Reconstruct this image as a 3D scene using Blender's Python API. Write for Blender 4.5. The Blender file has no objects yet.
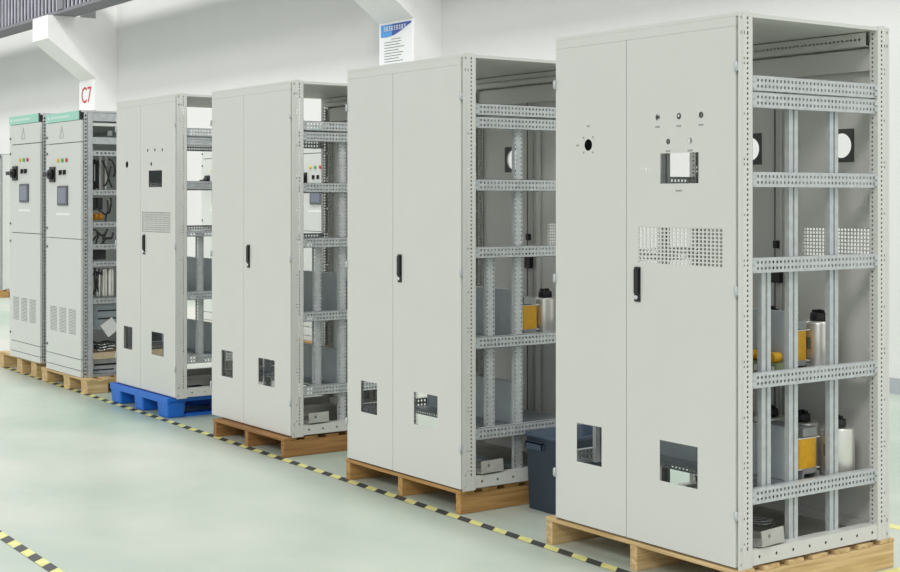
import bpy, math, random
from mathutils import Vector, Matrix
random.seed(7)
scn = bpy.context.scene
COL = scn.collection
PI = math.pi

# ------------------------------------------------------------------ materials
def new_mat(name):
    m = bpy.data.materials.new(name); m.use_nodes = True
    nt = m.node_tree; nt.nodes.clear()
    out = nt.nodes.new('ShaderNodeOutputMaterial')
    b = nt.nodes.new('ShaderNodeBsdfPrincipled')
    nt.links.new(b.outputs[0], out.inputs[0])
    return m, nt, b

def mat(name, col, rough=.5, metal=0., noise=0., nscale=8., bump=0., bscale=60., spec=None, stretch=None):
    m, nt, b = new_mat(name)
    b.inputs['Base Color'].default_value = (*col, 1)
    b.inputs['Roughness'].default_value = rough
    b.inputs['Metallic'].default_value = metal
    if spec is not None: b.inputs['Specular IOR Level'].default_value = spec
    tc = nt.nodes.new('ShaderNodeTexCoord')
    vec = tc.outputs['Object']
    if stretch:
        mp = nt.nodes.new('ShaderNodeMapping'); mp.inputs['Scale'].default_value = stretch
        nt.links.new(vec, mp.inputs['Vector']); vec = mp.outputs['Vector']
    if noise > 0:
        n = nt.nodes.new('ShaderNodeTexNoise'); n.inputs['Scale'].default_value = nscale
        n.inputs['Detail'].default_value = 5
        nt.links.new(vec, n.inputs['Vector'])
        r = nt.nodes.new('ShaderNodeMapRange')
        r.inputs['From Min'].default_value = .3; r.inputs['From Max'].default_value = .7
        r.inputs['To Min'].default_value = 1 - noise; r.inputs['To Max'].default_value = 1 + noise
        nt.links.new(n.outputs['Fac'], r.inputs['Value'])
        mx = nt.nodes.new('ShaderNodeVectorMath'); mx.operation = 'SCALE'
        mx.inputs[0].default_value = col
        nt.links.new(r.outputs[0], mx.inputs['Scale'])
        nt.links.new(mx.outputs[0], b.inputs['Base Color'])
    if bump > 0:
        n2 = nt.nodes.new('ShaderNodeTexNoise'); n2.inputs['Scale'].default_value = bscale
        nt.links.new(vec, n2.inputs['Vector'])
        bp = nt.nodes.new('ShaderNodeBump'); bp.inputs['Strength'].default_value = bump
        bp.inputs['Distance'].default_value = .01
        nt.links.new(n2.outputs['Fac'], bp.inputs['Height'])
        nt.links.new(bp.outputs[0], b.inputs['Normal'])
    return m

def wood(name, c1, c2, axis):
    m, nt, b = new_mat(name)
    tc = nt.nodes.new('ShaderNodeTexCoord')
    mp = nt.nodes.new('ShaderNodeMapping')
    mp.inputs['Scale'].default_value = (2, 22, 40) if axis == 'x' else (22, 2, 40)
    nt.links.new(tc.outputs['Object'], mp.inputs['Vector'])
    n = nt.nodes.new('ShaderNodeTexNoise'); n.inputs['Scale'].default_value = 1.3; n.inputs['Detail'].default_value = 6
    n.inputs['Distortion'].default_value = .8
    nt.links.new(mp.outputs[0], n.inputs['Vector'])
    cr = nt.nodes.new('ShaderNodeValToRGB')
    cr.color_ramp.elements[0].position = .32; cr.color_ramp.elements[0].color = (*c1, 1)
    cr.color_ramp.elements[1].position = .68; cr.color_ramp.elements[1].color = (*c2, 1)
    nt.links.new(n.outputs['Fac'], cr.inputs[0])
    nt.links.new(cr.outputs[0], b.inputs['Base Color'])
    b.inputs['Roughness'].default_value = .75
    return m

M = {}
M['paint'] = mat('cabinet_paint', (.672, .672, .638), .42, 0, .012, 3)
M['paint_white'] = mat('cabinet_paint_white', (.68, .70, .665), .42, 0, .012, 3)
M['galv'] = mat('galvanized', (.56, .585, .595), .45, .35, .10, 25)
M['galv_dark'] = mat('galvanized_dull', (.36, .40, .43), .5, .35, .12, 25)
M['sheet'] = mat('dull_sheet', (.44, .44, .40), .5, 0, .12, 14)
M['floorplate'] = mat('brown_grey_floor_plate', (.33, .325, .28), .6, 0, .18, 9)  # darker brown-grey base with random mottling
M['plate'] = mat('plate_grey', (.56, .62, .66), .45, .1, .06, 12)
M['black'] = mat('black_plastic', (.012, .012, .013), .45)
M['dark'] = mat('dark_plastic', (.035, .037, .04), .5)
M['gasket'] = mat('gasket_grey', (.09, .09, .085), .6)
M['chrome'] = mat('chrome', (.75, .76, .77), .25, .9)
M['alu'] = mat('aluminium_can', (.80, .78, .74), .32, .75, .05, 6, stretch=(1, 1, .2))
M['copper'] = mat('yellow_insulation', (.86, .46, .015), .45, 0, .12, 30)
M['copper2'] = mat('amber_winding', (.62, .27, .02), .45, 0, .2, 60)
M['steel'] = mat('lamination_steel', (.38, .39, .38), .5, .4, .1, 30)
M['label'] = mat('label_white', (.82, .82, .80), .6)
M['mark'] = mat('mark_grey', (.16, .17, .17), .6)
M['print'] = mat('print_grey', (.30, .31, .30), .6)
M['screen'] = mat('screen_grey', (.17, .19, .26), .2)
M['screen_frame'] = mat('screen_frame', (.09, .10, .12), .4)
M['emblem'] = mat('emblem_grey', (.46, .48, .47), .5)
M['green'] = mat('header_green', (.36, .70, .58), .45)
M['pale'] = mat('header_lettering', (.72, .86, .80), .5)
M['red'] = mat('lamp_red', (.55, .03, .03), .3)
M['yellowlamp'] = mat('lamp_yellow', (.75, .52, .03), .3)
M['greenlamp'] = mat('lamp_green', (.08, .42, .10), .3)
M['wall'] = mat('wall_paint', (.715, .715, .705), .85, 0, .015, 1.2)
M['column'] = mat('column_paint', (.85, .845, .84), .8, 0, .01, 2)
M['skirting'] = mat('skirting_grey', (.40, .42, .45), .6)
M['signwhite'] = mat('sign_white', (.90, .90, .90), .5)
M['signred'] = mat('sign_red', (.60, .035, .045), .5)
M['girder'] = mat('girder_grey', (.40, .40, .46), .5, .2, .15, 4)
M['girder_dark2'] = mat('girder_chord', (.16, .16, .18), .6)
M['girder_dark'] = mat('girder_dark', (.014, .013, .013), .9)
M['bin'] = mat('bin_blue_grey', (.060, .088, .13), .5, 0, .06, 8)
M['bluepl'] = mat('blue_plastic', (.012, .155, .66), .42, 0, .08, 10)
M['tape_y'] = mat('tape_yellow', (.80, .77, .30), .55, 0, .12, 20)
M['tape_k'] = mat('tape_black', (.055, .062, .06), .55, 0, .25, 20)
M['paper'] = mat('paper', (.84, .85, .86), .6)
M['cable'] = mat('cable_black', (.015, .015, .016), .5)
M['tan'] = mat('tan_board', (.58, .47, .31), .7, 0, .1, 10)
M['wood_light_x'] = wood('pallet_wood_light_x', (.47, .31, .13), (.76, .56, .30), 'x')
M['wood_light_y'] = wood('pallet_wood_light_y', (.47, .31, .13), (.76, .56, .30), 'y')
M['wood_mid_x'] = wood('pallet_wood_mid_x', (.36, .19, .06), (.56, .33, .12), 'x')
M['wood_mid_y'] = wood('pallet_wood_mid_y', (.36, .19, .06), (.56, .33, .12), 'y')
M['wood_dark_x'] = wood('pallet_wood_dark_x', (.24, .115, .035), (.42, .22, .075), 'x')
M['wood_dark_y'] = wood('pallet_wood_dark_y', (.24, .115, .035), (.42, .22, .075), 'y')

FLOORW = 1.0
def floor_mat():
    m, nt, b = new_mat('epoxy_floor')
    tc = nt.nodes.new('ShaderNodeTexCoord')
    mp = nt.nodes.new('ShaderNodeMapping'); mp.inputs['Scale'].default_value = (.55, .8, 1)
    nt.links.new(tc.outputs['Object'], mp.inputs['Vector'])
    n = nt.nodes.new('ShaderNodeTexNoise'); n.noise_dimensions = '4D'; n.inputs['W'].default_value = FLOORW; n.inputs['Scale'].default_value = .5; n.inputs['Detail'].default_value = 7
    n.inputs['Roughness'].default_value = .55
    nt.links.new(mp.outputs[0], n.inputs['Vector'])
    cr = nt.nodes.new('ShaderNodeValToRGB')  # pale and green patches put soft reflections into the floor colour
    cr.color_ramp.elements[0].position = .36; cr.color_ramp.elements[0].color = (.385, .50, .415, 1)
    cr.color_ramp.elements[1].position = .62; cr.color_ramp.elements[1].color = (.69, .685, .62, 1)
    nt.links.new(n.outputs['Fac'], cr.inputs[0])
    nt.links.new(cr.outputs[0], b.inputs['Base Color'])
    n2 = nt.nodes.new('ShaderNodeTexNoise'); n2.inputs['Scale'].default_value = 2.2; n2.inputs['Detail'].default_value = 6
    nt.links.new(tc.outputs['Object'], n2.inputs['Vector'])
    r = nt.nodes.new('ShaderNodeMapRange'); r.inputs['To Min'].default_value = .28; r.inputs['To Max'].default_value = .5
    nt.links.new(n2.outputs['Fac'], r.inputs['Value'])
    nt.links.new(r.outputs[0], b.inputs['Roughness'])
    return m
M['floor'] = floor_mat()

# ------------------------------------------------------------------ mesh building
class MB:
    def __init__(s): s.v = []; s.f = []; s.mi = []; s.sm = []
    def quad(s, a, b, c, d, mi=0):
        i = len(s.v); s.v += [tuple(a), tuple(b), tuple(c), tuple(d)]; s.f.append((i, i+1, i+2, i+3)); s.mi.append(mi); s.sm.append(False)
    def box(s, x0, x1, y0, y1, z0, z1, mi=0, R=None):
        i = len(s.v)
        p = [(x0,y0,z0),(x1,y0,z0),(x1,y1,z0),(x0,y1,z0),(x0,y0,z1),(x1,y0,z1),(x1,y1,z1),(x0,y1,z1)]
        if R is not None: p = [tuple(R @ Vector(q)) for q in p]
        s.v += p
        for f in [(0,3,2,1),(4,5,6,7),(0,1,5,4),(1,2,6,5),(2,3,7,6),(3,0,4,7)]:
            s.f.append(tuple(i+k for k in f)); s.mi.append(mi); s.sm.append(False)
    def ngon(s, pts, mi=0):
        i = len(s.v); s.v += [tuple(p) for p in pts]; s.f.append(tuple(range(i, i+len(pts)))); s.mi.append(mi); s.sm.append(False)
    def prism(s, poly, axis, a, b, mi=0):          # poly of 2D points, extruded along axis
        def P(q, t):
            if axis == 'x': return (t, q[0], q[1])
            if axis == 'y': return (q[0], t, q[1])
            return (q[0], q[1], t)
        n = len(poly)
        s.ngon([P(q, a) for q in poly], mi); s.ngon([P(q, b) for q in reversed(poly)], mi)
        for k in range(n):
            s.quad(P(poly[k], a), P(poly[k], b), P(poly[(k+1) % n], b), P(poly[(k+1) % n], a), mi)
    def lathe(s, prof, cx=0, cy=0, z0=0, n=20, mi=0, axis='z'):   # prof [(r,h)...]
        def P(r, t, h):
            c, d = r*math.cos(t), r*math.sin(t)
            if axis == 'z': return (cx+c, cy+d, z0+h)
            if axis == 'y': return (cx+c, cy+h, z0+d)
            return (cx+h, cy+c, z0+d)
        i = len(s.v)
        for r, h in prof:
            for k in range(n): s.v.append(P(r, 2*PI*k/n, h))
        for a in range(len(prof)-1):
            for k in range(n):
                s.f.append((i+a*n+k, i+a*n+(k+1) % n, i+(a+1)*n+(k+1) % n, i+(a+1)*n+k)); s.mi.append(mi); s.sm.append(True)
        s.f.append(tuple(i+k for k in reversed(range(n)))); s.mi.append(mi); s.sm.append(False)
        j = i+(len(prof)-1)*n
        s.f.append(tuple(j+k for k in range(n))); s.mi.append(mi); s.sm.append(False)
    def tube(s, pts, r, n=8, mi=0):
        pts = [Vector(p) for p in pts]; i = len(s.v); m = len(pts)
        for a, p in enumerate(pts):
            t = (pts[min(a+1, m-1)] - pts[max(a-1, 0)]).normalized()
            u = t.cross(Vector((0, 0, 1)))
            if u.length < 1e-3: u = t.cross(Vector((1, 0, 0)))
            u.normalize(); w = t.cross(u)
            for k in range(n):
                an = 2*PI*k/n
                s.v.append(tuple(p + u*r*math.cos(an) + w*r*math.sin(an)))
        for a in range(m-1):
            for k in range(n):
                s.f.append((i+a*n+k, i+a*n+(k+1) % n, i+(a+1)*n+(k+1) % n, i+(a+1)*n+k)); s.mi.append(mi); s.sm.append(True)
        s.f.append(tuple(i+k for k in range(n))); s.mi.append(mi); s.sm.append(False)
        s.f.append(tuple(i+(m-1)*n+k for k in reversed(range(n)))); s.mi.append(mi); s.sm.append(False)
    # sheet with holes: origin O, axes U,V, outward normal = N, thickness t; rects = [(u0,u1,v0,v1)], rounds=[(u,v,r)]
    def sheet(s, O, U, V, N, t, us, vs, kind, mi=0, walls=True):
        O, U, V, N = Vector(O), Vector(U), Vector(V), Vector(N)
        flip = U.cross(V).dot(N) < 0
        def P(u, v, d): return O + U*u + V*v - N*d
        def q(a, b, c, d):
            if flip: s.quad(d, c, b, a, mi)
            else: s.quad(a, b, c, d, mi)
        nu, nv = len(us)-1, len(vs)-1
        solid = [[0]*nv for _ in range(nu)]
        rd = {}; patch = set()
        for i in range(nu):
            for j in range(nv):
                k = kind(i, j)
                solid[i][j] = 0 if k == 'e' else 1
                if isinstance(k, float): rd[(i, j)] = k
                if k == 'p': patch.add((i, j))
        def so(i, j): return 0 <= i < nu and 0 <= j < nv and solid[i][j]
        # merge vertical runs of plain cells in one column
        for i in range(nu):
            j = 0
            while j < nv:
                if not solid[i][j] or (i, j) in patch: j += 1; continue
                if (i, j) in rd:
                    r = rd[(i, j)]; u0, u1, v0, v1 = us[i], us[i+1], vs[j], vs[j+1]
                    cu, cv = (u0+u1)/2, (v0+v1)/2; n = 24 if r > .012 else 12; inn = []; ou = []
                    for k in range(n):
                        an = 2*PI*k/n + PI/4; c, d = math.cos(an), math.sin(an)
                        mm = max(abs(c), abs(d))
                        inn.append((cu+r*c, cv+r*d)); ou.append((cu+(u1-u0)/2*c/mm, cv+(v1-v0)/2*d/mm))
                    for k in range(n):
                        l = (k+1) % n
                        q(P(*inn[k], 0), P(*ou[k], 0), P(*ou[l], 0), P(*inn[l], 0))
                        q(P(*inn[l], t), P(*ou[l], t), P(*ou[k], t), P(*inn[k], t))
                        q(P(*inn[k], t), P(*inn[k], 0), P(*inn[l], 0), P(*inn[l], t))
                    j += 1; continue
                j2 = j
                while j2+1 < nv and solid[i][j2+1] and (i, j2+1) not in rd and (i, j2+1) not in patch: j2 += 1
                u0, u1, v0, v1 = us[i], us[i+1], vs[j], vs[j2+1]
                q(P(u0, v0, 0), P(u1, v0, 0), P(u1, v1, 0), P(u0, v1, 0))
                q(P(u0, v1, t), P(u1, v1, t), P(u1, v0, t), P(u0, v0, t))
                j = j2+1
        if not walls: return
        for i in range(nu):
            for j in range(nv):
                if not solid[i][j]: continue
                u0, u1, v0, v1 = us[i], us[i+1], vs[j], vs[j+1]
                if not so(i-1, j): q(P(u0, v0, t), P(u0, v0, 0), P(u0, v1, 0), P(u0, v1, t))
                if not so(i+1, j): q(P(u1, v0, 0), P(u1, v0, t), P(u1, v1, t), P(u1, v1, 0))
                if not so(i, j-1): q(P(u0, v0, 0), P(u0, v0, t), P(u1, v0, t), P(u1, v0, 0))
                if not so(i, j+1): q(P(u0, v1, t), P(u0, v1, 0), P(u1, v1, 0), P(u1, v1, t))
    def cut(s, O, U, V, N, t, u0, u1, v0, v1, rects=(), rounds=(), mi=0):
        us = {u0, u1}; vs = {v0, v1}; rr = list(rects)
        for (a, b, c, d) in rr: us |= {a, b}; vs |= {c, d}
        cells = []
        for (a, b, r) in rounds:
            k = r*1.25; us |= {a-k, a+k}; vs |= {b-k, b+k}; cells.append((a, b, r))
        us = sorted(us); vs = sorted(vs)
        def kind(i, j):
            a, b = (us[i]+us[i+1])/2, (vs[j]+vs[j+1])/2
            for (p, q_, w, x) in rr:
                if p < a < q_ and w < b < x: return 'e'
            for (p, q_, r) in cells:
                if abs(a-p) < r*1.25 and abs(b-q_) < r*1.25: return 'p'
            return 's'
        s.sheet(O, U, V, N, t, us, vs, kind, mi)
        for (p, q_, r) in cells:
            k = r*1.25
            s.sheet(O, U, V, N, t, [p-k, p+k], [q_-k, q_+k], lambda i, j: float(r), mi, False)
    def mesh(s, name, mats):
        me = bpy.data.meshes.new(name)
        me.from_pydata(s.v, [], s.f)
        for m in (mats if isinstance(mats, (list, tuple)) else [mats]): me.materials.append(m)
        for p, k, sm in zip(me.polygons, s.mi, s.sm): p.material_index = k; p.use_smooth = sm
        me.update()
        return me

def put(name, me, parent=None, loc=(0, 0, 0), rot=(0, 0, 0), bevel=0):
    o = bpy.data.objects.new(name, me); COL.objects.link(o)
    o.location = loc; o.rotation_euler = rot
    if parent: o.parent = parent
    if bevel:
        b = o.modifiers.new('bevel', 'BEVEL'); b.width = bevel; b.segments = 2; b.limit_method = 'ANGLE'; b.angle_limit = .7
        w = o.modifiers.new('weld', 'WELD'); w.merge_threshold = 1e-5
        o.modifiers.move(1, 0)
    return o
def tag(o, label, cat, group=None):
    o['label'] = label; o['category'] = cat
    if group: o['group'] = group
    return o
def thing(name, label, cat, loc, rz=0, group=None):
    o = bpy.data.objects.new(name, None); COL.objects.link(o)
    o.empty_display_size = .1
    o.location = loc; o.rotation_euler = (0, 0, rz)
    return tag(o, label, cat, group)
def struct(name, me, loc=(0, 0, 0)):
    o = put(name, me, None, loc); o['kind'] = 'structure'; return o
def copy_tree(o, parent=None, link_bevel=True):
    c = o.copy(); COL.objects.link(c)
    if parent: c.parent = parent
    for ch in list(o.children): copy_tree(ch, c)
    return c

# ------------------------------------------------------------------ the hall
WALL = 9.65
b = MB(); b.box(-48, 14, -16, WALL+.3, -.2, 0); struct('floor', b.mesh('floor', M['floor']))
b = MB(); b.box(-48, 14, WALL, WALL+.3, 0, 10); struct('wall_back', b.mesh('wall_back', M['wall']))
b = MB(); b.box(-48, -24.6, WALL-.012, WALL, 0, .13); b.box(-23.4, -14.6, WALL-.012, WALL, 0, .13); b.box(-13.6, 14, WALL-.012, WALL, 0, .13)
struct('baseboard_back', b.mesh('baseboard_back', M['skirting']))
for k, xr in enumerate((-23.67, -13.74)):
    b = MB()
    b.box(xr-.755, xr, 9.27, WALL, 0, 4.73)
    b.box(xr-.755, xr, 9.27, WALL, 4.73, 10)
    b.prism([(9.27, 3.70), (9.27, 4.735), (8.41, 4.735), (8.41, 4.34)], 'x', xr-.755, xr)
    struct('trim_%d' % (k+1), b.mesh('column_bracket', M['column']))

# crane girder on the brackets
g = thing('crane_girder', 'grey barred crane girder running along the wall on top of the white brackets', 'girder', (-18, 8.7, 4.737))
b = MB(); b.box(-16, 16, -.20, .20, 0, .055)
put('bottom_chord', b.mesh('bottom_chord', M['girder_dark2']), g)
b = MB(); b.box(-16, 16, -.2, .2, .60, .66); put('top_chord', b.mesh('top_chord', M['girder']), g)
b = MB()
x = -16.
while x < 16:
    b.box(x, x+.062, -.19, -.165, .055, .60)
    x += .18
put('bar_lattice', b.mesh('bar_lattice', M['girder']), g)
b = MB(); b.box(-16, 16, .0, .03, .055, .60); put('web_plate', b.mesh('web_plate', M['girder_dark']), g)
b = MB(); b.box(-16, 16, -.10, -.07, .25, .30); put('middle_rod', b.mesh('middle_rod', M['girder_dark']), g)
for xx in (-13.6, -5.3, 3.0):
    b = MB(); b.box(xx-.14, xx+.14, -.215, -.19, .0555, .62); put('post_plate', b.mesh('post_plate', M['girder_dark2']), g)

# column sign C7
def text_mesh(name, body, size, mat_, ext=.002):
    cu = bpy.data.curves.new(name, 'FONT'); cu.body = body; cu.size = size; cu.extrude = ext
    cu.align_x = 'CENTER'; cu.align_y = 'CENTER'
    o = bpy.data.objects.new(name, cu); COL.objects.link(o)
    dg = bpy.context.evaluated_depsgraph_get(); dg.update()
    me = bpy.data.meshes.new_from_object(o.evaluated_get(dg))
    bpy.data.objects.remove(o)
    me.materials.clear(); me.materials.append(mat_)
    return me
s = thing('column_sign', 'white sign board with red C7 on the left wall column', 'sign', (-24.04, 9.255, 3.145))
b = MB(); b.box(-.365, .365, -.01, .013, 0, .53); put('board', b.mesh('board', M['signwhite']), s)
put('lettering', text_mesh('c7', 'C7', .40, M['signred']), s, (-.02, -.013, .265), (PI/2, 0, 0))

# notice on the second column
s = thing('wall_notice', 'paper notice in a clear sleeve with blue title band on white column', 'notice', (-14.12, 9.262, 3.06))
b = MB(); b.box(-.37, .37, -.004, .006, 0, .73); put('sleeve', b.mesh('sleeve', M['signwhite']), s)
b = MB(); b.box(-.335, .335, -.008, -.004, .03, .62); put('sheet', b.mesh('sheet', M['paper']), s)
M['blue1'] = mat('notice_blue_light', (.08, .33, .75), .5); M['blue2'] = mat('notice_blue_dark', (.035, .09, .40), .5)
b = MB(); n = 24
for k in range(n):
    t0, t1 = k/n, (k+1)/n
    def lo(t): return .50 + .045*math.sin(t*PI*1.1+.4)*(-1) + .075*t
    xa, xb = -.33+.66*t0, -.33+.66*t1
    za, zb = lo(t0), lo(t1)
    b.ngon([(xa, -.011, za), (xb, -.011, zb), (xb, -.011, .625), (xa, -.011, .625)], 0 if k < 9 else 1)
    b.ngon([(xa, -.0085, .625), (xb, -.0085, .625), (xb, -.0085, zb), (xa, -.0085, za)], 0 if k < 9 else 1)
put('title_band', b.mesh('title_band', [M['blue1'], M['blue2']]), s)
b = MB()
for k in range(9):
    cx = -.24+.055*k; w = .019; cz = .575
    b.box(cx-w, cx+w, -.0135, -.0115, cz+.017, cz+.024); b.box(cx-w*.8, cx+w*.8, -.0135, -.0115, cz-.004, cz+.003)
    b.box(cx-w, cx+w, -.0135, -.0115, cz-.026, cz-.019); b.box(cx-.004, cx+.004, -.0135, -.0115, cz-.026, cz+.03)
    if k % 2: b.box(cx-w, cx-w+.007, -.0135, -.0115, cz-.02, cz+.02)
put('title_lettering', b.mesh('title_lettering', M['signwhite']), s)
b = MB()
for k in range(12):
    z = .44-.033*k; ln = random.uniform(.3, .5) if k else .2
    x0 = -.25 if k else -.1
    b.box(x0, x0+ln, -.0105, -.0085, z, z+.007)
put('text_lines', b.mesh('text_lines', M['mark']), s)

# floor tape
def tape(name, A, B, label, w=.055, per=.2, slant=-.05):
    A, B = Vector(A), Vector(B); d = (B-A); L = d.length; d.normalize(); nrm = Vector((-d.y, d.x, 0))
    b = MB(); z = .0015; t = 0; k = 0
    def P(u, v, zz): return tuple(A + d*u + nrm*v + Vector((0, 0, zz)))
    b.quad(P(0, -w/2, 0), P(0, w/2, 0), P(L, w/2, 0), P(L, -w/2, 0), 0)
    n = int(L/(per/2))
    for k in range(n):
        u0, u1 = k*per/2, (k+1)*per/2
        b.quad(P(u0, -w/2, z), P(u1, -w/2, z), P(u1+slant, w/2, z), P(u0+slant, w/2, z), k % 2)
    o = put(name, b.mesh(name, [M['tape_y'], M['tape_k']])); tag(o, label, 'floor tape'); return o
tape('floor_tape', (-20, 4.50, 0), (-4.0, 4.085, 0), 'yellow and black striped tape line running along the front of the cabinets')
tape('floor_tape', (-9.5, 2.21, 0), (-4.5, 2.10, 0), 'short striped tape line on the open floor at the bottom left corner')
def plain_tape(name, pts, label, w=.06):
    b = MB()
    for (x0, x1, y0, y1) in pts: b.box(x0, x1, y0, y1, 0, .0015)
    tag(put(name, b.mesh(name, M['tape_y'])), label, 'floor tape')
plain_tape('floor_tape', [(-4.6, -3.78, 5.70, 5.77), (-3.85, -3.78, 4.2, 5.70)], 'plain yellow tape on the floor behind and beside the nearest cabinet')

# ------------------------------------------------------------------ open frame cabinets
D = .942; H = 2.2; W = 1.11
def strip_holes(b, O, U, V, N, t, L, w, pitch, rows, hw, hl, margin=.012, mi=0):
    """perforated strip: length L along V, width w along U; rows = hole centres across U; hole hw (U) x hl (V)"""
    us = [0]; 
    for r in rows: us += [r-hw/2, r+hw/2]
    us.append(w)
    n = int((L-2*margin)/pitch); m = (L-n*pitch)/2
    vs = [0]
    for k in range(n): vs += [m+k*pitch+(pitch-hl)/2, m+k*pitch+(pitch+hl)/2]
    vs.append(L)
    b.sheet(O, U, V, N, t, us, vs, lambda i, j: 'e' if (i % 2 and j % 2) else 's', mi)

X_, Y_, Z_ = Vector((1, 0, 0)), Vector((0, 1, 0)), Vector((0, 0, 1))
def post_mesh(front=True, right=True):
    """right side, seen from +X; local corner frame: x 0 = outer side, y 0 = outer end"""
    b = MB()
    sx = 1 if right else -1
    w = .085; t = .002
    # side flange (outer face x = 0), holes near the inner edge plus scattered bigger holes
    y0, y1 = .004, .085
    rows = [.046]
    us = [0, .011, .023, .030, .036, .0475, .0565, y1-y0]
    vs = [0]; pitch = .02; n = int((H-.02)/pitch); m = (H-n*pitch)/2
    big = {n-1, n-4, 0, 3}
    for k in range(n):
        e = .0025 if k in big else 0
        vs += [m+k*pitch+.0055-e, m+k*pitch+.0145+e]
    vs.append(H)
    big = set(big); rnd = random.Random(3)
    pairs = set()
    for k in range(9, n-8, 10):
        pairs |= {k, k+1} if (k//10) % 2 else {k}
    def kind(i, j):
        if j % 2 == 0: return 's'
        k = (j-1)//2
        if i == 5: return 'e'
        if i == 1 and k in big: return 'e'
        if i == 3 and (k in pairs or k in (n-4, 4)): return 'e'
        return 's'
    def flip(p): return Vector(p)
    ysgn = 1 if front else -1
    O = Vector((0, y0*ysgn, 0))
    b.sheet(O, Y_*ysgn, Z_, X_*sx, t, us, vs, kind)
    # return flange at the inner edge, facing across the opening
    strip_holes(b, Vector((0, y1*ysgn, 0)), X_*-sx, Z_, Y_*ysgn, t, H, .04, .02, [.026], .009, .009)
    # outer flange behind the door
    b.cut(Vector((0, .024*ysgn, 0)), X_*-sx, Z_, Y_*-ysgn, t, 0, .05, 0, H)
    # inner leg
    strip_holes(b, Vector((-.05*sx, .024*ysgn, 0)), Y_*ysgn, Z_, X_*-sx, t, H, .035, .02, [.018], .009, .009)
    # corner bolts blocks on top and bottom
    b.box(min(-.03*sx, 0), max(-.03*sx, 0), min(.03*ysgn, .07*ysgn), max(.03*ysgn, .07*ysgn), H, H+.006)
    return b.mesh('corner_post', M['paint'])
PM = {(f, r): post_mesh(f, r) for f in (True, False) for r in (True, False)}

def rail_mesh(L, h=.06, rows=2, right=True, m='galv', clip=True):
    """perforated channel along y, outer face at x=0"""
    b = MB(); sx = 1 if right else -1
    rr = [h*.30, h*.70] if rows == 2 else [h*.5]
    strip_holes(b, Vector((0, 0, 0)), Z_, Y_, X_*sx, .002, L, h, .0225, rr, .011, .0105)
    b.box(min(-.028*sx, 0), max(-.028*sx, 0), 0, L, h-.002, h); b.box(min(-.028*sx, 0), max(-.028*sx, 0), 0, L, 0, .002)
    if clip:
        for y in (.012, L-.03):
            b.box(*sorted((.0005*sx, .007*sx)), y, y+.018, h*.15, h*.45); b.box(*sorted((.0005*sx, .007*sx)), y, y+.018, h*.58, h*.88)
    return b.mesh('cross_rail', M[m])
RL = D-.17
RAIL = {r: rail_mesh(RL+.03, .06, 2, r) for r in (True, False)}
SHELF = {}
def shelf_mesh():
    b = MB(); L = W-.10; h = .03
    strip_holes(b, Vector((0, 0, 0)), Z_, X_, -Y_, .002, L, h, .0225, [h*.5], .011, .0105)
    strip_holes(b, Vector((0, 0, h)), Y_, X_, Z_, .002, L, .06, .0225, [.03], .011, .0105)
    b.box(0, L, .058, .06, 0, h)
    return b.mesh('shelf_rail', M['galv_dark'])
SHELFM = shelf_mesh()
def upright_mesh(L, perf):
    b = MB(); w = .055
    if perf:
        strip_holes(b, Vector((0, 0, 0)), Y_, Z_, X_, .002, L, w, .0225, [.008, .047], .007, .0105)
    else:
        b.cut(Vector((0, 0, 0)), Y_, Z_, X_, .002, 0, .024, 0, L); b.cut(Vector((-.012, .024, 0)), Y_, Z_, X_, .002, 0, .010, 0, L)
        b.cut(Vector((0, .034, 0)), Y_, Z_, X_, .002, 0, .021, 0, L)
        b.box(-.012, 0, .022, .024, 0, L); b.box(-.012, 0, .034, .036, 0, L)
    b.box(-.022, 0, 0, .002, 0, L); b.box(-.022, 0, w-.002, w, 0, L)
    return b.mesh('upright', M['galv'])
UP = {}
def upright(L, perf):
    k = (round(L, 3), perf)
    if k not in UP: UP[k] = upright_mesh(L, perf)
    return UP[k]

def bottom_rail_mesh():
    b = MB(); L = D-.05
    b.cut(Vector((0, 0, 0)), Y_, Z_, X_, .002, 0, L, 0, .062, rounds=[(.1+.1*k, .031, .0065) for k in range(8)])
    b.box(-.05, 0, 0, L, .060, .062)
    b.box(-.05, 0, 0, L, 0, .002)
    return b.mesh('bottom_rail', M['paint'])
BOTR = bottom_rail_mesh()
def bar(name, x0, x1, y0, y1, z0, z1, m): 
    b = MB(); b.box(x0, x1, y0, y1, z0, z1); return b.mesh(name, m)

FT = .022; DT = .002  # folded door depth, sheet thickness
def hinge_mesh():
    b = MB(); b.box(-.007, .007, -.004, .012, -.016, .016); b.lathe([(.0045, -.021), (.0045, .021)], .004, -.003, 0, 8)
    return b.mesh('hinge', M['galv'])
HINGE = hinge_mesh()
def handle_mesh(L=.148):
    b = MB(); w = .017
    b.box(-w, w, -.005, .0, -L/2, L/2); b.box(-w*.7, w*.7, -.014, -.005, -L/2+.035, L/2-.008)
    return b.mesh('handle', M['black'])
HANDLE = handle_mesh()
def key_mesh():
    b = MB(); b.lathe([(.009, -.009), (.009, -.0003), (.008, 0)], 0, 0, 0, 12, axis='y'); return b.mesh('key_lock', M['chrome'])
KEY = key_mesh()

def grille(parent, x0, x1, z0, z1, nx, nz, y, m, t=.004, wf=.42):
    us = [x0]; dx = (x1-x0)/nx; dz = (z1-z0)/nz
    for k in range(nx): us += [x0+dx*(k+wf/2), x0+dx*(k+1-wf/2)]
    us.append(x1); vs = [z0]
    for k in range(nz): vs += [z0+dz*(k+wf/2), z0+dz*(k+1-wf/2)]
    vs.append(z1)
    b = MB(); b.sheet(Vector((0, y, 0)), X_, Z_, -Y_, t, us, vs, lambda i, j: 'e' if (i % 2 and j % 2) else 's')
    return put('vent_grille', b.mesh('vent_grille', m), parent)

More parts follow.
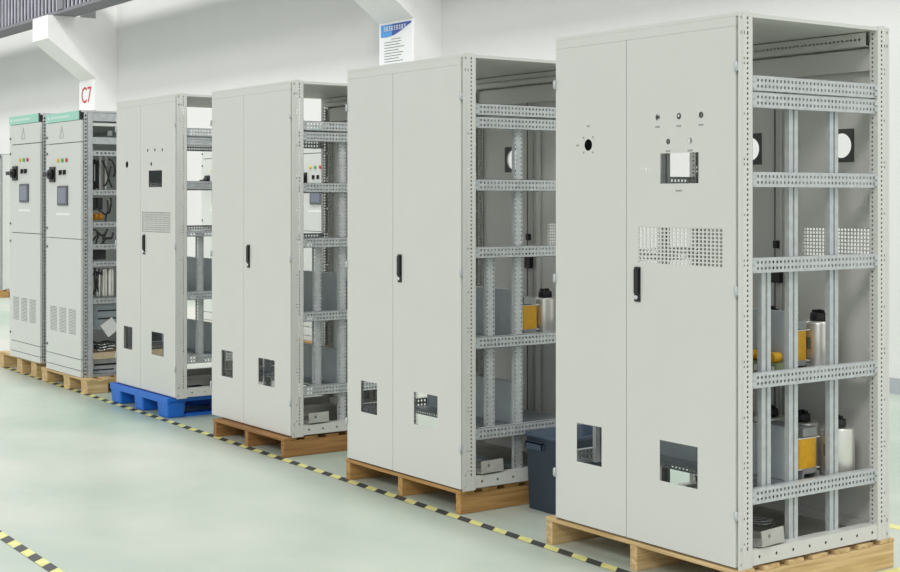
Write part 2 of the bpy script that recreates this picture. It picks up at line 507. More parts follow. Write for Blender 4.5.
def marks(parent, spots, off, name='printed_marks'):
    b = MB()
    for (x, z, n) in spots:
        for k in range(n):
            w = .006; cx = x+(k-(n-1)/2)*.0095
            b.box(cx-w/2, cx+w/2, -.0012, -.0002, z-.0035, z+.0035)
    return put(name, b.mesh(name, M['print']), parent)

def build_cabinet(idx, label, loc, cutspec, perf_up, yaw=0):
    X0, Y0, base = loc
    t = thing('switchgear_cabinet', label, 'electrical cabinet', (X0-W/2, Y0+D/2, base), yaw)
    c = (W/2, -D/2, 0)
    def P(name, me, off=(0, 0, 0), parent=t, **k):
        if parent is t: off = (c[0]+off[0], c[1]+off[1], off[2])
        return put(name, me, parent, off, **k)
    P('corner_post', PM[(True, True)]); P('corner_post', PM[(True, False)], (-W, 0, 0))
    P('corner_post', PM[(False, True)], (0, D, 0)); P('corner_post', PM[(False, False)], (-W, D, 0))
    # roof and top rails
    b = MB(); b.box(-W+.001, -.001, .001, D-.001, H-.016, H-.001); P('roof_panel', b.mesh('roof_panel', M['paint']))
    b = MB(); b.box(-W+.004, -.012, .0003, .023, 2.1458, H-.0165); P('front_top_rail', b.mesh('front_top_rail', M['paint']))
    b = MB(); L = W-.1
    strip_holes(b, Vector((-W+.05, D-.10, 2.125)), Z_, X_, -Y_, .002, L, .055, .0225, [.027], .010, .011)
    b.box(-W+.05, -.05, D-.10, D-.03, 2.123, 2.125)
    P('rear_top_rail', b.mesh('rear_top_rail', M['paint']))
    b = MB(); b.box(-W+.05, -.05, D-.05, D-.032, 2.02, 2.115); P('rear_lintel', b.mesh('rear_lintel', M['paint']))
    # side rails
    for side in (True, False):
        for z in (1.895, 1.828, 1.511, 1.168, .709, .248):
            P('cross_rail', RAIL[side], (-.006 if side else -W+.006, .070, z))
    P('bottom_rail', BOTR, (-.001, .025, .008)); 
    b = MB(); b.box(-W+.001, -W+.05, .025, D-.025, .008, .07); P('bottom_rail', b.mesh('bottom_rail', M['paint']))
    b = MB(); b.box(-W+.05, -.05, .024, .05, .0, .06); P('front_sill', b.mesh('front_sill', M['paint']))
    b = MB(); b.box(-W+.05, -.05, D-.05, D-.024, .0, .06); P('rear_sill', b.mesh('rear_sill', M['paint']))
    b = MB(); b.cut(Vector((0, 0, .022)), X_, Y_, Z_, .003, -W+.052, -.052, .052, D-.052, rects=[(-W+.15, -.62, .08, .16), (-.5, -.2, .30, .42)])
    P('floor_plate', b.mesh('floor_plate', M['floorplate']))
    # uprights
    for side in (True, False):
        xx = -.040 if side else -W+.075
        for (y, z0, z1) in ((.180, .25, 1.20), (.343 if not perf_up else .362, .062, 1.888), (.596, .062, 1.888))[:2 if perf_up else 3]:
            P('upright', upright(z1-z0, perf_up), (xx, y, z0))
    # shelf rails
    for z in (.695, .244):
        for y in (.37, .78):
            P('shelf_rail', SHELFM, (-W+.05, y, z))
    for z in (.7252, .2742):
        b = MB(); b.cut(Vector((0, 0, z+.002)), X_, Y_, Z_, .002, -W+.11, -.10, .372, .838, rects=[(-.95, -.78, .50, .62)]); P('shelf_tray', b.mesh('shelf_tray', M['galv_dark']))
    # mounting plates
    b = MB(); b.box(-.98, -.115, .46, .463, .73, .985); b.box(-.98, -.115, .46, .49, .985, .988); put_off = P('mounting_plate', b.mesh('mounting_plate', M['plate']))
    b = MB(); b.box(-.98, -.115, .46, .463, .278, .495); b.box(-.98, -.115, .46, .49, .495, .498); P('mounting_plate', b.mesh('mounting_plate', M['plate']))
    # rear doors
    for k, (x0, x1, hx) in enumerate(((-W+.006, -.558, -.774), (-.554, -.006, -.242))):
        b = MB()
        rects = [(-.462, -.077, 1.205, 1.335)] if k else []
        b.cut(Vector((0, D-.02, 0)), X_, Z_, -Y_, .02, x0, x1, .012, H-.018, rects=rects, rounds=[(hx, 1.70, .062)])
        dr = P('rear_door', b.mesh('rear_door', M['paint']))
        if k:
            r_ = rects[0]; grille(dr, r_[0], r_[1], r_[2], r_[3], 22, 8, D-.015, M['paint'], wf=.34)
        b = MB(); b.cut(Vector((hx, D-.022, 1.70)), X_, Z_, -Y_, .006, -.070, .070, -.074, .074, rounds=[(0, 0, .055)])
        put('fan_gasket', b.mesh('fan_gasket', M['gasket']), dr)
        b = MB(); b.box(x0+.02, x0+.05, D-.034, D-.0225, .1, 2.0); b.box(x1-.05, x1-.02, D-.034, D-.0225, .1, 2.0)
        put('stiffener', b.mesh('stiffener', M['paint']), dr)
        if k == 1:
            b = MB(); b.lathe([(.004, 0), (.004, 1.95)], -.602, D-.045, .09, 8); put('lock_rod', b.mesh('lock_rod', M['mark']), dr)
            b = MB(); b.box(-.612, -.562, D-.06, D-.036, 1.075, 1.175); put('lock_case', b.mesh('lock_case', M['black']), dr)
            b = MB(); b.box(-.606, -.582, D-.055, D-.036, 1.235, 1.27); put('rod_guide', b.mesh('rod_guide', M['black']), dr)
    # front doors
    gapx = -.637
    rl = cutspec.get('rl', []); rr = cutspec.get('rr', []); cl = cutspec.get('cl', []); cr = cutspec.get('cr', [])
    gr = cutspec.get('grille')
    for k, (x0, x1) in enumerate(((-W+.004, gapx-.002), (gapx+.002, -.012))):
        b = MB(); rects = [(-.962, -.795, .286, .460)] if k == 0 else [(-.435, -.217, .286, .456)]
        rects += rl if k == 0 else rr
        if k and gr: rects.append(gr[:4])
        b.cut(Vector((0, 0, 0)), X_, Z_, -Y_, DT, x0, x1, .010, 2.145, rects=rects, rounds=cl if k == 0 else cr)
        for (xa, xb, za, zb) in ((x0, x0+.002, .010, 2.145), (x1-.002, x1, .010, 2.145), (x0, x1, .010, .012), (x0, x1, 2.143, 2.145)): b.box(xa, xb, DT, FT, za, zb)
        dr = P('door', b.mesh('door', M['paint']))
        # folded door rims inside
        if k and gr: grille(dr, gr[0], gr[1], gr[2], gr[3], gr[4], gr[5], .002, M['paint'], wf=.36)
        for z in (1.985, 1.10, .215):
            put('hinge', HINGE, dr, ((x0 if k == 0 else x1)+(-.004 if k == 0 else .004), -.004, z))
        if k:
            hd = put('handle', HANDLE, dr, (-.566, -.0003, 1.100)); put('key_lock', KEY, hd, (0, -.005, -.055))
        mk = cutspec.get('ml' if k == 0 else 'mr')
        if mk: marks(dr, mk, 0)
        if k == 0 and cl:
            b = MB(); hx, hz = cl[0][0], cl[0][1]
            b.box(hx-.13, hx+.05, .05, .11, hz-.065, hz+.065); b.lathe([(.018, .035), (.018, .05)], hx, 0, hz, 14, axis='y')
            put('hole_darkener', b.mesh('hole_darkener', M['dark']), dr)  # dark block added behind the hole so no lit interior shows
    b = MB()
    for (x, z) in ((-.43, .19), (-.28, .175), (-.43, .155), (-.28, .14)): b.lathe([(.0035, -.0006), (.0035, .0)], x, 0, z, 8, axis='y')
    return t

CAB = [(-3.875, 4.145, .127), (-5.748, 4.165, .12), (-7.655, 4.25, .12), (-9.435, 4.295, .149)]
spec1 = dict(cl=[(-.884, 1.703, .026)] + [(-.884+dx, 1.703+dz, .0045) for dx in (-.031, .031) for dz in (-.033, .033)],
             cr=[(-.447, 1.805, .0135), (-.323, 1.804, .0135), (-.198, 1.803, .0135), (-.385, 1.702, .0125), (-.259, 1.701, .0125)]
                + [(-.553+.018*k, 1.59, .005 if k != 2 else .008) for k in range(4)],
             rr=[(-.432, -.212, 1.527, 1.653)], grille=(-.564, -.080, 1.19, 1.345, 22, 10),
             ml=[(-.884, 1.787, 2), (-.955, 1.703, 2)],
             mr=[(-.447, 1.765, 3), (-.323, 1.764, 3), (-.198, 1.763, 3), (-.385, 1.662, 3), (-.259, 1.661, 3), (-.322, 1.497, 4)])
spec4 = dict(cl=[(-.899, 1.707, .026)],
             cr=[(-.504, 1.805, .0125), (-.374, 1.804, .0125), (-.242, 1.801, .0125), (-.44, 1.702, .015)],
             rr=[(-.487, -.245, 1.529, 1.653)], grille=(-.618, -.101, 1.191, 1.346, 22, 10))
c0 = build_cabinet(0, 'nearest grey cabinet whose doors have round holes, a display cutout and a vent grid', CAB[0], spec1, False)
c0.scale = (1.009, 1, 1); c0.location.x = CAB[0][0]-W*1.009/2
build_cabinet(1, 'plain-doored grey cabinet with the blue-grey waste bin at its right rear', CAB[1], {}, True)
build_cabinet(2, 'plain-doored grey cabinet on a dark wooden pallet, third from the right', CAB[2], {}, True)
build_cabinet(3, 'grey cabinet with a vent grid in its door standing on the blue plastic pallet', CAB[3], spec4, True)

# ------------------------------------------------------------------ loose components in the cabinets
def can_mesh():
    b = MB(); r = .074; h = .205
    b.lathe([(r*.96, 0), (r, .006), (r, h-.012), (r*.97, h-.004), (r*.90, h)], 0, 0, 0, 32); return b.mesh('can', M['alu'])
def cap_top_mesh():
    b = MB(); b.lathe([(.036, 0), (.038, .006), (.036, .03), (.032, .034)], 0, 0, .2055, 20)
    for k in range(3):
        a = 2*PI*k/3; b.box(.018*math.cos(a)-.008, .018*math.cos(a)+.008, .018*math.sin(a)-.008, .018*math.sin(a)+.008, .2395, .252)
    return b.mesh('terminal_cap', M['black'])
def can_label_mesh():
    b = MB(); r = .0748; n = 6; a0 = -1.75
    for k in range(n):
        t0, t1 = a0+.07*k, a0+.07*(k+1)
        b.quad((r*math.cos(t0), r*math.sin(t0), .085), (r*math.cos(t1), r*math.sin(t1), .085), (r*math.cos(t1), r*math.sin(t1), .135), (r*math.cos(t0), r*math.sin(t0), .135))
    return b.mesh('rating_label', M['mark'])
ZS1, ZS2 = .7275, .2765      # tops of the two shelf trays
CANM, CTM, CLM = can_mesh(), cap_top_mesh(), can_label_mesh()
def capacitor(cab, x, y, z, label):
    X0, Y0, bz = CAB[cab]
    t = thing('power_capacitor', label, 'capacitor', (X0+x, Y0+y, bz+z), 0, None)
    put('can', CANM, t); put('terminal_cap', CTM, t); put('rating_label', CLM, t)
    return t
def core_mesh():
    b = MB(); w, d, h = .225, .085, .215
    b.box(-w/2, w/2, -d/2, d/2, .022, .045); b.box(-w/2, w/2, -d/2, d/2, h-.035, h)
    for x in (-w/2+.03, w/2-.065): b.box(x, x+.035, -d/2+.01, d/2-.01, .045, h-.035)
    b.box(-w/2-.005, w/2+.005, -d/2-.012, -d/2, .0, .03); b.box(-w/2-.005, w/2+.005, d/2, d/2+.012, 0, .03)
    return b.mesh('core', M['steel'])
def coil_mesh():
    b = MB()
    prof = rrect2(.053, .064, .028)
    b.prism(prof, 'z', .044, .170)
    return b.mesh('coil', M['copper'])
def rrect2(hx, hy, r, n=5):
    pts = []
    for (sx, sy, a0) in ((1, 1, 0), (-1, 1, PI/2), (-1, -1, PI), (1, -1, 1.5*PI)):
        for k in range(n+1):
            a = a0+PI/2*k/n; pts.append((sx*(hx-r)+r*math.cos(a), sy*(hy-r)+r*math.sin(a)))
    return pts
def coil_edge():
    b = MB(); b.box(-.0545, .0545, -.068, .068, 0, .004); return b.mesh('coil_flange', M['label'])
COREM, COILM, COILE = core_mesh(), coil_mesh(), coil_edge()
def reactor(cab, x, y, z, label, rz=0):
    X0, Y0, bz = CAB[cab]
    t = thing('coil_reactor', label, 'reactor', (X0+x, Y0+y, bz+z), rz, None)
    put('core', COREM, t)
    for k in (-.055, .055):
        c = put('coil', COILM, t, (k, 0, 0))
        for z2 in (.0395, .1705): put('coil_flange', COILE, c, (0, 0, z2))
    return t
capacitor(0, -.232, .755, ZS1, 'tall silver capacitor can with black cap, rightmost on nearest cabinet middle shelf')
capacitor(0, -.50, .745, ZS1, 'capacitor on nearest cabinet middle shelf, second from the right, behind the grey plate')
capacitor(0, -.70, .745, ZS1, 'capacitor on nearest cabinet middle shelf, farthest left behind the grey plate')
capacitor(0, -.135, .76, ZS2, 'silver capacitor can with black cap, rightmost on nearest cabinet bottom shelf')
capacitor(0, -.325, .755, ZS2, 'capacitor on nearest cabinet bottom shelf directly behind the yellow coil')
capacitor(0, -.51, .755, ZS2, 'capacitor on nearest cabinet bottom shelf, black cap showing above the grey plate')
capacitor(0, -.70, .755, ZS2, 'capacitor on nearest cabinet bottom shelf, farthest left beside the front post')
reactor(0, -.30, .58, ZS1, 'amber coil reactor beside the silver capacitor on nearest cabinet middle shelf')
reactor(0, -.245, .58, ZS2, 'bright yellow coil reactor on nearest cabinet bottom shelf')
capacitor(1, -.268, .755, ZS1, 'silver capacitor can with black cap in the cabinet beside the waste bin')
reactor(1, -.30, .585, ZS1, 'bright yellow coil reactor in the cabinet beside the waste bin')
reactor(2, -.17, .585, ZS1, 'amber coil reactor just visible at the right edge of third cabinet from right')
t = thing('terminal_transformer', 'low olive transformer with amber coils in front of grey plate, nearest cabinet middle shelf', 'transformer', (CAB[0][0]-.24, CAB[0][1]+.415, CAB[0][2]+ZS1))
M['olive'] = mat('olive_plastic', (.26, .30, .16), .5)
b = MB(); b.box(-.10, .10, -.035, .035, 0, .048)
for k in range(6): b.box(-.088+.032*k, -.070+.032*k, -.036, -.028, .012, .036, 1)
put('base', b.mesh('base', [M['olive'], M['label']]), t)
for k in (-.06, 0, .06):
    b = MB(); b.lathe([(.020, -.025), (.022, -.022), (.022, .022), (.020, .025)], k, 0, .070, 16, axis='y'); put('coil', b.mesh('coil', M['copper']), t)

def bracket(cab, x, y, z, rz, L, label):
    X0, Y0, bz = CAB[cab]
    t = tag(bpy.data.objects.new('sheet_bracket', None), label, 'bracket'); COL.objects.link(t)
    t.location = (X0+x, Y0+y, bz+z); t.rotation_euler = (0, -math.asin(.046/L), rz)
    b = MB()
    b.box(-L, 0, -.01, .14, 0, .003); b.box(-L, 0, .137, .14, .003, .03)
    put('base_sheet', b.mesh('base_sheet', M['sheet']), t)
    b = MB(); b.cut(Vector((.003, 0, .0)), Y_, Z_, X_, .003, -.01, .14, .0, .062, rounds=[(.04, .036, .009)])
    put('end_flange', b.mesh('end_flange', M['sheet']), t)
    return t
bracket(0, .012, .135, .079, .12, .45, 'bent grey sheet bracket lying across the bottom rail of the nearest cabinet')
bracket(1, .008, .125, .079, .10, .45, 'bent grey sheet bracket on the floor of the cabinet beside the waste bin')
bracket(2, .008, .13, .079, .10, .45, 'bent grey sheet bracket on the floor of third cabinet from right')
# loose cable offcut
b = MB(); pts = []
for k in range(26):
    a = k/25*4.2*PI; pts.append((.07*math.cos(a)*(1-.3*k/25), .05*math.sin(a), .004+.02*k/25))
b.tube(pts, .004)
tag(put('cable_coil', b.mesh('cable_coil', M['chrome']), None, (CAB[0][0]-.43, CAB[0][1]+.60, CAB[0][2]+.024)), 'small coil of bare wire on the floor plate of the nearest cabinet', 'wire')
# loose long perforated offcuts inside bin-side cabinet
b = MB(); strip_holes(b, Vector((0, 0, 0)), Y_, X_, Z_, .003, .85, .06, .0225, [.018, .042], .010, .011)
b.box(0, .85, .057, .06, -.02, -.003); b.box(0, .85, 0, .003, -.02, -.003)
tag(put('rail_offcut', b.mesh('rail_offcut', M['galv_dark']), None, (CAB[1][0]-.98, CAB[1][1]+.42, CAB[1][2]+.046), (0, 0, .1)), 'loose perforated rail lying inside the base of the cabinet beside the waste bin', 'rail')

# ------------------------------------------------------------------ finished cabinets with green header
FW = .835
def finished_cabinet_parts(t, detail):
    c = (FW/2, -D/2, 0)
    def P(name, me, off=(0, 0, 0)): return put(name, me, t, (c[0]+off[0], c[1]+off[1], off[2]))
    def B(name, dims, m):
        b = MB()
        for d in dims: b.box(*d)
        return P(name, b.mesh(name, m))
    l, r = -FW+.006, -.012
    hd = B('header_strip', [(l, r-.03, -.004, .02, 2.125, 2.2)], M['green'])
    b = MB(); b.box(r-.0295, r, -.004, .02, 2.125, 2.2); put('header_end', b.mesh('header_end', M['black']), hd)
    b = MB()
    b.box(l+.05, l+.09, -.006, -.0042, 2.15, 2.175)
    for k in range(9): b.box(l+.13+.05*k, l+.165+.05*k, -.006, -.0042, 2.152, 2.173)
    put('header_lettering', b.mesh('header_lettering', M['pale']), hd)
    ud = B('upper_door', [(l, r, 0, .02, 1.945, 2.121)], M['paint_white'])
    b = MB(); x = l+.38; z = 2.035
    b.prism([(x-.055, z-.045), (x-.045, z-.045), (x, z+.035), (x+.045, z-.045), (x+.055, z-.045), (x, z+.055)], 'y', -.003, -.0003)
    b.box(x-.03, x+.03, -.003, -.0003, z-.05, z-.043)
    put('emblem', b.mesh('emblem', M['emblem']), ud)
    md = B('main_door', [(l, r, 0, .02, 1.141, 1.938)], M['paint_white'])
    for k, (x, m) in enumerate(((.298, 'yellowlamp'), (.40, 'greenlamp'), (.502, 'red'))):
        b = MB(); b.lathe([(.017, -.012), (.017, 0)] , l+x, 0, 1.797, 14, axis='y'); put('indicator_lamp', b.mesh('indicator_lamp', M[m]), md)
    for x in (.365, .46):
        b = MB(); b.box(l+x-.016, l+x+.016, -.01, -.0003, 1.68, 1.715); b.box(l+x-.006, l+x+.006, -.022, -.01, 1.672, 1.715); put('selector_switch', b.mesh('selector_switch', M['black']), md)
    b = MB(); x = l+.17; b.box(x-.06, x+.06, -.015, -.0003, 1.615, 1.745); b.lathe([(.04, -.045), (.045, -.015)], x, 0, 1.68, 18, axis='y'); b.box(x-.085, x+.045, -.065, -.045, 1.664, 1.696); put('rotary_handle', b.mesh('rotary_handle', M['black']), md)
    b = MB(); x0, x1 = l+.298, l+.528; b.box(x0, x1, -.012, -.0003, 1.415, 1.581); sf = put('display', b.mesh('display', M['screen_frame']), md)
    b = MB(); b.box(x0+.025, x1-.025, -.0135, -.0122, 1.435, 1.563); put('display_screen', b.mesh('display_screen', M['screen']), sf)
    b = MB(); b.box(l+.25, l+.565, -.002, -.0003, 1.333, 1.352); put('nameplate', b.mesh('nameplate', M['signwhite']), md)
    b = MB()
    for k in range(3):
        x0 = l+.095+.22*k; nn = 9
    ld = None
    b = MB(); rects = []
    for k in range(3):
        x0 = l+.093+.222*k
        for j in range(17): rects.append((x0, x0+.17, .345+j*.0125, .345+j*.0125+.0042))
    b.cut(Vector((0, 0, 0)), X_, Z_, -Y_, .02, l, r, .150, 1.135, rects=rects); ld = P('lower_door', b.mesh('lower_door', M['paint_white']))
    for (zz, par) in ((1.86, md), (1.22, md), (1.06, ld), (.22, ld), (2.0, ud)):
        b = MB(); b.lathe([(.011, -.008), (.011, 0)], l+.03, 0, zz, 10, axis='y'); put('door_lock', b.mesh('door_lock', M['mark']), par)
    B('plinth_panel', [(l, r, 0, .02, .058, .144)], M['paint_white']); B('plinth_panel', [(l, r, 0, .02, .002, .052)], M['paint_white'])
    B('roof_panel', [(-FW, 0, .001, D, 2.185, 2.2)], M['galv'])
    B('side_panel', [(-FW, -FW+.02, .022, D, .01, 2.18)], M['paint_white'])
    B('rear_panel', [(-FW+.021, -.05, D-.02, D, .01, 2.18)], M['galv_dark'])
    B('floor_plate', [(-FW+.021, -.002, .05, D-.021, .0, .02)], M['galv_dark'])
    b = MB(); strip_holes(b, Vector((0, .022, 0)), Y_, Z_, X_, .003, 2.184, .03, .03, [.015], .015, .017); b.box(-.04, 0, .050, .052, 0, 2.184)
    P('corner_post', b.mesh('corner_post', M['galv']))
    B('side_post', [(-.03, -.001, .054, .098, 0, 2.184)], M['galv'] if detail else M['paint_white'])
    b = MB(); strip_holes(b, Vector((0, D-.06, 0)), Y_, Z_, X_, .003, 2.184, .06, .025, [.03], .012, .014)
    P('corner_post', b.mesh('corner_post', M['galv']))
    if not detail:
        B('right_side_panel', [(-.02, -.003, .1, D-.061, .021, 2.184)], M['paint_white']); return
    # open right side: perforated crossbars and the wiring
    def rail(z, h):
        b = MB(); L = D-.16
        strip_holes(b, Vector((0, 0, 0)), Z_, Y_, X_, .003, L, h, .035, [h*.5], .016, .016); b.box(-.03, 0, 0, L, h-.002, h)
        P('cross_rail', b.mesh('cross_rail', M['galv']), (-.012, .10, z))
    for z in (1.828, 1.503, 1.237, 1.053, .911, .603): rail(z, .045)
    B('cross_beam', [(-.03, -.005, .1, D-.06, 2.115, 2.184)], M['galv'])
    B('cross_beam', [(-.04, -.01, .1, D-.06, 2.075, 2.10)], M['paint_white'])
    B('cross_beam', [(-.03, -.005, .1, D-.06, 1.925, 1.982)], M['galv'])
    B('roof_bar', [(-.5, -.06, .25, .29, 2.0, 2.04)], M['chrome'])
    bk = B('circuit_breaker', [(-.24, -.09, .05, .16, 1.548, 1.80), (-.24, -.09, .161, .18, 1.56, 1.79)], M['black'])
    b = MB(); b.box(-.088, -.085, .10, .125, 1.60, 1.68); b.box(-.088, -.085, .145, .15, 1.62, 1.76); put('breaker_label', b.mesh('breaker_label', M['label']), bk)
    for y in (.185, .235): B('busbar', [(-.12, -.08, y, y+.018, 1.55, 1.83)], M['alu'])
    for k, y in enumerate((.10, .155)):
        B('contactor', [(-.14, -.05, y, y+.048, 1.38, 1.48), (-.135, -.045, y+.006, y+.042, 1.40, 1.46)], M['dark'])
    b = MB()
    for k in range(3): b.lathe([(.022, 0), (.022, .055)], -.08, .115+.042*k, 1.295, 14)
    P('current_coil', b.mesh('current_coil', M['copper2']))
    B('terminal_box', [(-.2, -.06, .10, .235, .966, 1.046)], M['dark'])
    for k in range(3):
        b = MB(); b.lathe([(.026, 0), (.028, .005), (.028, .225), (.024, .235)], -.10, .175+.058*k, .655, 20); P('capacitor', b.mesh('capacitor', M['alu']))
    rnd = random.Random(11)
    for (y0, z0, y1, z1, m) in ((.19, 1.79, .28, 1.57, 'cable'), (.27, 1.74, .21, 1.58, 'cable'), (.25, 1.80, .29, 1.66, 'cable'), (.10, 1.37, .26, 1.36, 'cable'), (.26, 1.36, .27, 1.48, 'cable'), (.22, 1.28, .24, 1.46, 'cable'),
                                (.10, 1.21, .27, 1.15, 'cable'), (.11, 1.12, .24, 1.22, 'cable'), (.14, 1.10, .15, 1.2, 'cable'), (.18, 1.09, .29, 1.19, 'cable'), (.21, 1.10, .23, 1.2, 'cable'), (.14, .70, .13, .90, 'cable'), (.16, .70, .17, .89, 'cable'), (.11, .84, .19, .87, 'cable'), (.12, .68, .15, .86, 'cable')):
        b = MB(); pts = []; ph = rnd.uniform(-.03, .03)
        for k in range(9):
            q = k/8; pts.append((-.04+.02*math.sin(q*PI), y0+(y1-y0)*q+ph*math.sin(q*PI), z0+(z1-z0)*q+.02*math.sin(q*2*PI)))
        b.tube(pts, .0075); P('cable', b.mesh('cable', M[m]))
    vp = B('vent_plate', [(-.06, -.05, .10, D-.07, .385, .585)], M['galv_dark'])
    b = MB(); b.box(-.0495, -.047, .16, .6, .535, .545); b.box(-.0495, -.047, .16, .6, .47, .48); put('slot', b.mesh('slot', M['black']), vp)
    B('shelf_board', [(-.4, -.004, .1, D-.07, .145, .195)], M['tan'])
    B('base_plate', [(-.06, -.05, .1, D-.07, .022, .14)], M['galv'])
    b = MB(); b.box(-.0495, -.046, .13, .35, .085, .10); b.box(-.0495, -.046, .12, .30, .045, .055); put('slot', b.mesh('slot', M['black']), t, (c[0], c[1], 0))

def finished(X0, Y0, base, label, detail, group=None):
    t = thing('control_cabinet', label, 'electrical cabinet', (X0-FW/2, Y0+D/2, base), 0, group)
    finished_cabinet_parts(t, detail); return t
F5 = finished(-11.225, 4.27, .12, 'finished white control cabinet with green header, wiring showing in its open side', True)
F6 = finished(-12.20, 4.27, .145, 'finished white control cabinet with green header at far left of the front row', False)
# loose cables and a paper in the wired cabinet
b = MB(); rnd = random.Random(5)
for k in range(9):
    pts = []; cy = rnd.uniform(.0, .05); r = rnd.uniform(.05, .09)
    for j in range(18):
        a = j/17*2*PI*rnd.uniform(.98, 1.02); pts.append((.03*math.cos(a)+rnd.uniform(-.004, .004), cy+r*math.sin(a), .010+.012*k*.6+.006*math.sin(3*a)))
    b.tube(pts, .007, 6, 0 if k % 3 else 1)
tag(put('cable_bundle', b.mesh('cable_bundle', [M['cable'], M['chrome']]), None, (-11.225-.08, 4.27+.20, .12+.207)), 'tangle of black and silver cables on the low board of the wired white cabinet', 'cables')
b = MB(); b.box(-.001, .001, -.06, .06, -.06, .06, 0, Matrix.Rotation(.6, 3, 'X'))
tag(put('paper_tag', b.mesh('paper_tag', M['label']), None, (-11.225-.044, 4.27+.265, .12+.40)), 'tilted white paper stuck to the vent plate inside the wired white cabinet', 'paper')
# second row behind
base_row = thing  # (names below)
def clone_finished(X0, label):
    c = copy_tree(F6); c.location = (X0-FW/2, 7.3+D/2, .12); c['label'] = label; return c
R1 = clone_finished(-12.215, 'back-row finished cabinet whose lamps and screen show through third cabinet from right')
R2 = clone_finished(-14.50, 'finished control cabinet in the back row, glimpsed through the cabinet on the blue pallet')
R3 = clone_finished(-22.78, 'finished control cabinet at the extreme left edge of the photo in the back row')

# ------------------------------------------------------------------ pallets
def wood_pallet(x0, x1, y0, y1, kind, tone, label, hgt=.12, midx=None):
    cx, cy = (x0+x1)/2, (y0+y1)/2; w, d = x1-x0, y1-y0
    t = thing('wooden_pallet', label, 'pallet', (cx, cy, 0))
    mx, my = M['wood_%s_x' % tone], M['wood_%s_y' % tone]
    bt = .018
    n = 7; bw = .092; gap = (d-n*bw)/(n-1)
    for k in range(n):
        b = MB(); y = -d/2+k*(bw+gap); b.box(-w/2, w/2, y, y+bw, hgt-bt, hgt-.0005)
        put('deck_board', b.mesh('deck_board', mx), t, bevel=.002)
    if midx is None: mxs = 0
    else: mxs = midx-cx
    if kind == 'stringer':
        for x in (-w/2, mxs, w/2-.042):
            b = MB(); b.box(x, x+.042, -d/2+.004, d/2-.004, .0, hgt-bt-.0005); put('stringer', b.mesh('stringer', my), t, bevel=.003)
    else:
        for x in (-w/2+.002, mxs, w/2-.142):
            b = MB(); b.box(x, x+.14, -d/2+.002, d/2-.002, hgt-bt-.0195, hgt-bt-.0005); put('stringer_board', b.mesh('stringer_board', my), t)
            for y in (-d/2+.004, -.09, d/2-.184):
                b = MB(); b.box(x, x+.14, y, y+.18, 0, hgt-bt-.02); put('block', b.mesh('block', my), t, bevel=.004)
    return t
wood_pallet(-5.065, -3.87, 4.145, 5.11, 'stringer', 'light', 'pale wooden pallet under the nearest cabinet', .1265, midx=-4.50)
wood_pallet(-6.885, -5.775, 4.17, 5.12, 'stringer', 'mid', 'orange-brown wooden pallet beside the waste bin', .1195, midx=-6.35)
wood_pallet(-8.645, -7.665, 4.20, 5.2, 'stringer', 'dark', 'dark brown wooden pallet between the blue pallet and the orange-brown one', .1195, midx=-8.19)
wood_pallet(-12.17, -11.09, 4.265, 5.22, 'block', 'light', 'tan block pallet under the wired white cabinet', .1195)
wood_pallet(-13.45, -12.40, 4.30, 5.22, 'block', 'light', 'tan block pallet under the leftmost front-row cabinet', .1445)
for (xa, lab) in ((-12.215, 'wooden pallet in the back row under cabinet seen through third cabinet from right'), (-14.50, 'wooden pallet in back row under cabinet glimpsed through the blue-pallet cabinet'),
                  (-22.78, 'wooden pallet at the extreme left edge of the photo in the back row')):
    wood_pallet(xa-.88, xa+.03, 7.26, 8.24, 'block', 'mid', lab, .1195)
# blue plastic pallet
x0, x1, y0, y1 = -10.60, -9.52, 4.265, 5.25
t = thing('plastic_pallet', 'blue plastic pallet under the fourth cabinet from right', 'pallet', ((x0+x1)/2, (y0+y1)/2, 0))
w, d = x1-x0, y1-y0
b = MB(); vs_ = []
b.cut(Vector((0, 0, .1485)), X_, Y_, Z_, .032, -w/2, w/2, -d/2, d/2, rects=[(-w/2+.1+.2*i, -w/2+.22+.2*i, -d/2+.1+.17*j, -d/2+.2+.17*j) for i in range(5) for j in range(5)])
b.box(-w/2, w/2, -d/2, -d/2+.02, .105, .1165); b.box(-w/2, w/2, d/2-.02, d/2, .105, .1165)
put('deck', b.mesh('deck', M['bluepl']), t)
for i, xx in enumerate((-w/2+.10, -.0, w/2-.10)):
    for yy in (-d/2+.075, 0, d/2-.075):
        b = MB(); a, c_ = (.095 if i != 1 else .08), .072
        top = [(-a, -c_), (a, -c_), (a, c_), (-a, c_)]; k = .92
        bb = [(p*k, q*k) for p, q in top]
        b.ngon([(p, q, 0) for p, q in reversed(bb)]); b.ngon([(p, q, .1164) for p, q in top])
        for j in range(4):
            p, q = j, (j+1) % 4
            b.quad((*bb[p], 0), (*bb[q], 0), (*top[q], .1164), (*top[p], .1164))
        put('foot', b.mesh('foot', M['bluepl']), t, (xx, yy, 0), bevel=.012)

for sx in (-1, 0, 1):
    b = MB(); x = sx*(w/2-.075); b.box(x-.05, x+.05, -d/2+.1, d/2-.1, 0, .022); put('runner', b.mesh('runner', M['bluepl']), t)
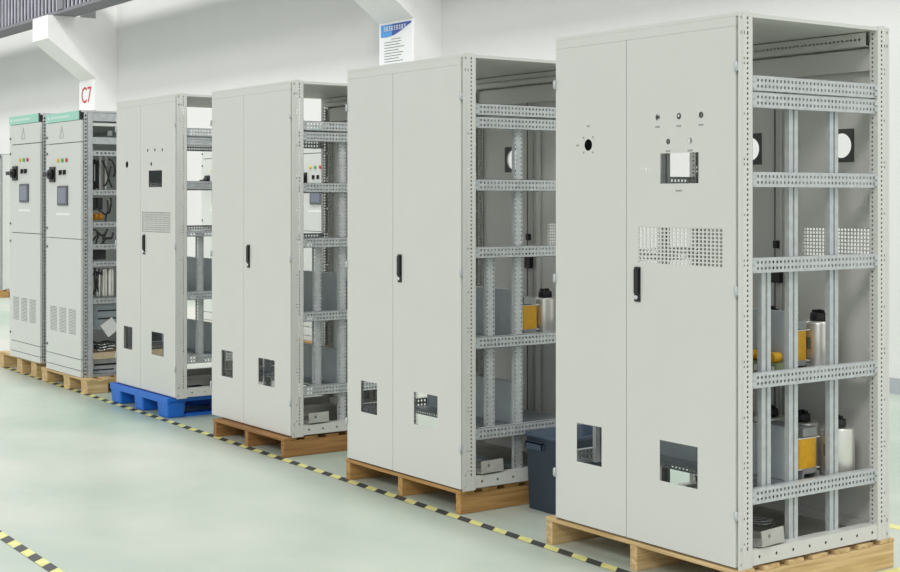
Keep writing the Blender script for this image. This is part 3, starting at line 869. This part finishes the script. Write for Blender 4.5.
# ------------------------------------------------------------------ waste bin
t = thing('waste_bin', 'dark blue-grey rectangular waste bin between the two nearest cabinets', 'bin', (-5.575, 4.74, 0))
def rrect(hx, hy, r, z, n=5):
    pts = []
    for (sx, sy, a0) in ((1, 1, 0), (-1, 1, PI/2), (-1, -1, PI), (1, -1, 1.5*PI)):
        for k in range(n+1):
            a = a0+PI/2*k/n; pts.append((sx*(hx-r)+r*math.cos(a), sy*(hy-r)+r*math.sin(a), z))
    return pts
b = MB(); rings = [rrect(.146, .185, .035, 0), rrect(.157, .197, .04, .37), rrect(.163, .203, .045, .371), rrect(.163, .203, .045, .392), rrect(.148, .188, .04, .392), rrect(.138, .177, .03, .012)]
n = len(rings[0]); 
for rg in rings: b.v += rg
for a in range(len(rings)-1):
    for k in range(n):
        b.f.append((a*n+k, a*n+(k+1) % n, (a+1)*n+(k+1) % n, (a+1)*n+k)); b.mi.append(0); b.sm.append(True)
b.f.append(tuple(reversed(range(n)))); b.mi.append(0); b.sm.append(False)
b.f.append(tuple((len(rings)-1)*n+k for k in range(n))); b.mi.append(0); b.sm.append(False)
put('bin_body', b.mesh('bin_body', M['bin']), t)
b = MB(); b.box(-.11, .02, -.222, -.204, .345, .352); b.box(-.11, .02, -.222, -.218, .315, .352); b.box(-.11, -.105, -.222, -.2, .315, .352); b.box(.015, .02, -.222, -.2, .315, .352)
put('grip', b.mesh('grip', M['bin']), t)

# ------------------------------------------------------------------ light and camera
w = bpy.data.worlds.new('hall'); scn.world = w; w.use_nodes = True
bg = w.node_tree.nodes['Background']; bg.inputs[0].default_value = (.985, 1, 1, 1); bg.inputs[1].default_value = .81
def area(name, loc, target, sx, sy, power, col=(1, 1, .98)):
    l = bpy.data.lights.new(name, 'AREA'); l.shape = 'RECTANGLE'; l.size = sx; l.size_y = sy; l.energy = power; l.color = col
    o = bpy.data.objects.new(name, l); COL.objects.link(o); o.location = loc
    o.rotation_euler = (Vector(target)-Vector(loc)).to_track_quat('-Z', 'Y').to_euler()
    return o
su = bpy.data.lights.new('hall_daylight', 'SUN'); su.energy = .66; su.angle = .2; su.color = (1, .99, .96)
so = bpy.data.objects.new('hall_daylight', su); COL.objects.link(so)
dirv = Vector((-.62, 1, -.80)); so.rotation_euler = dirv.to_track_quat('-Z', 'Y').to_euler(); so.location = (0, -5, 9)

area('hall_lamp_row', (-16, 5.0, 9.2), (-16, 8.0, 4), 40, .8, 1150)
cam = bpy.data.cameras.new('camera'); co = bpy.data.objects.new('camera', cam); COL.objects.link(co)
co.location = (0, 0, 1.59); co.rotation_euler = (PI/2, 0, math.radians(54.57))
cam.sensor_width = 36; cam.lens = 1415/900*36; cam.shift_y = -(286-199)/900; cam.clip_end = 200
scn.camera = co
scn.view_settings.view_transform = 'Standard'; scn.view_settings.look = 'None'
scn.view_settings.exposure = .04; scn.view_settings.gamma = 1; scn.view_settings.use_curve_mapping = False
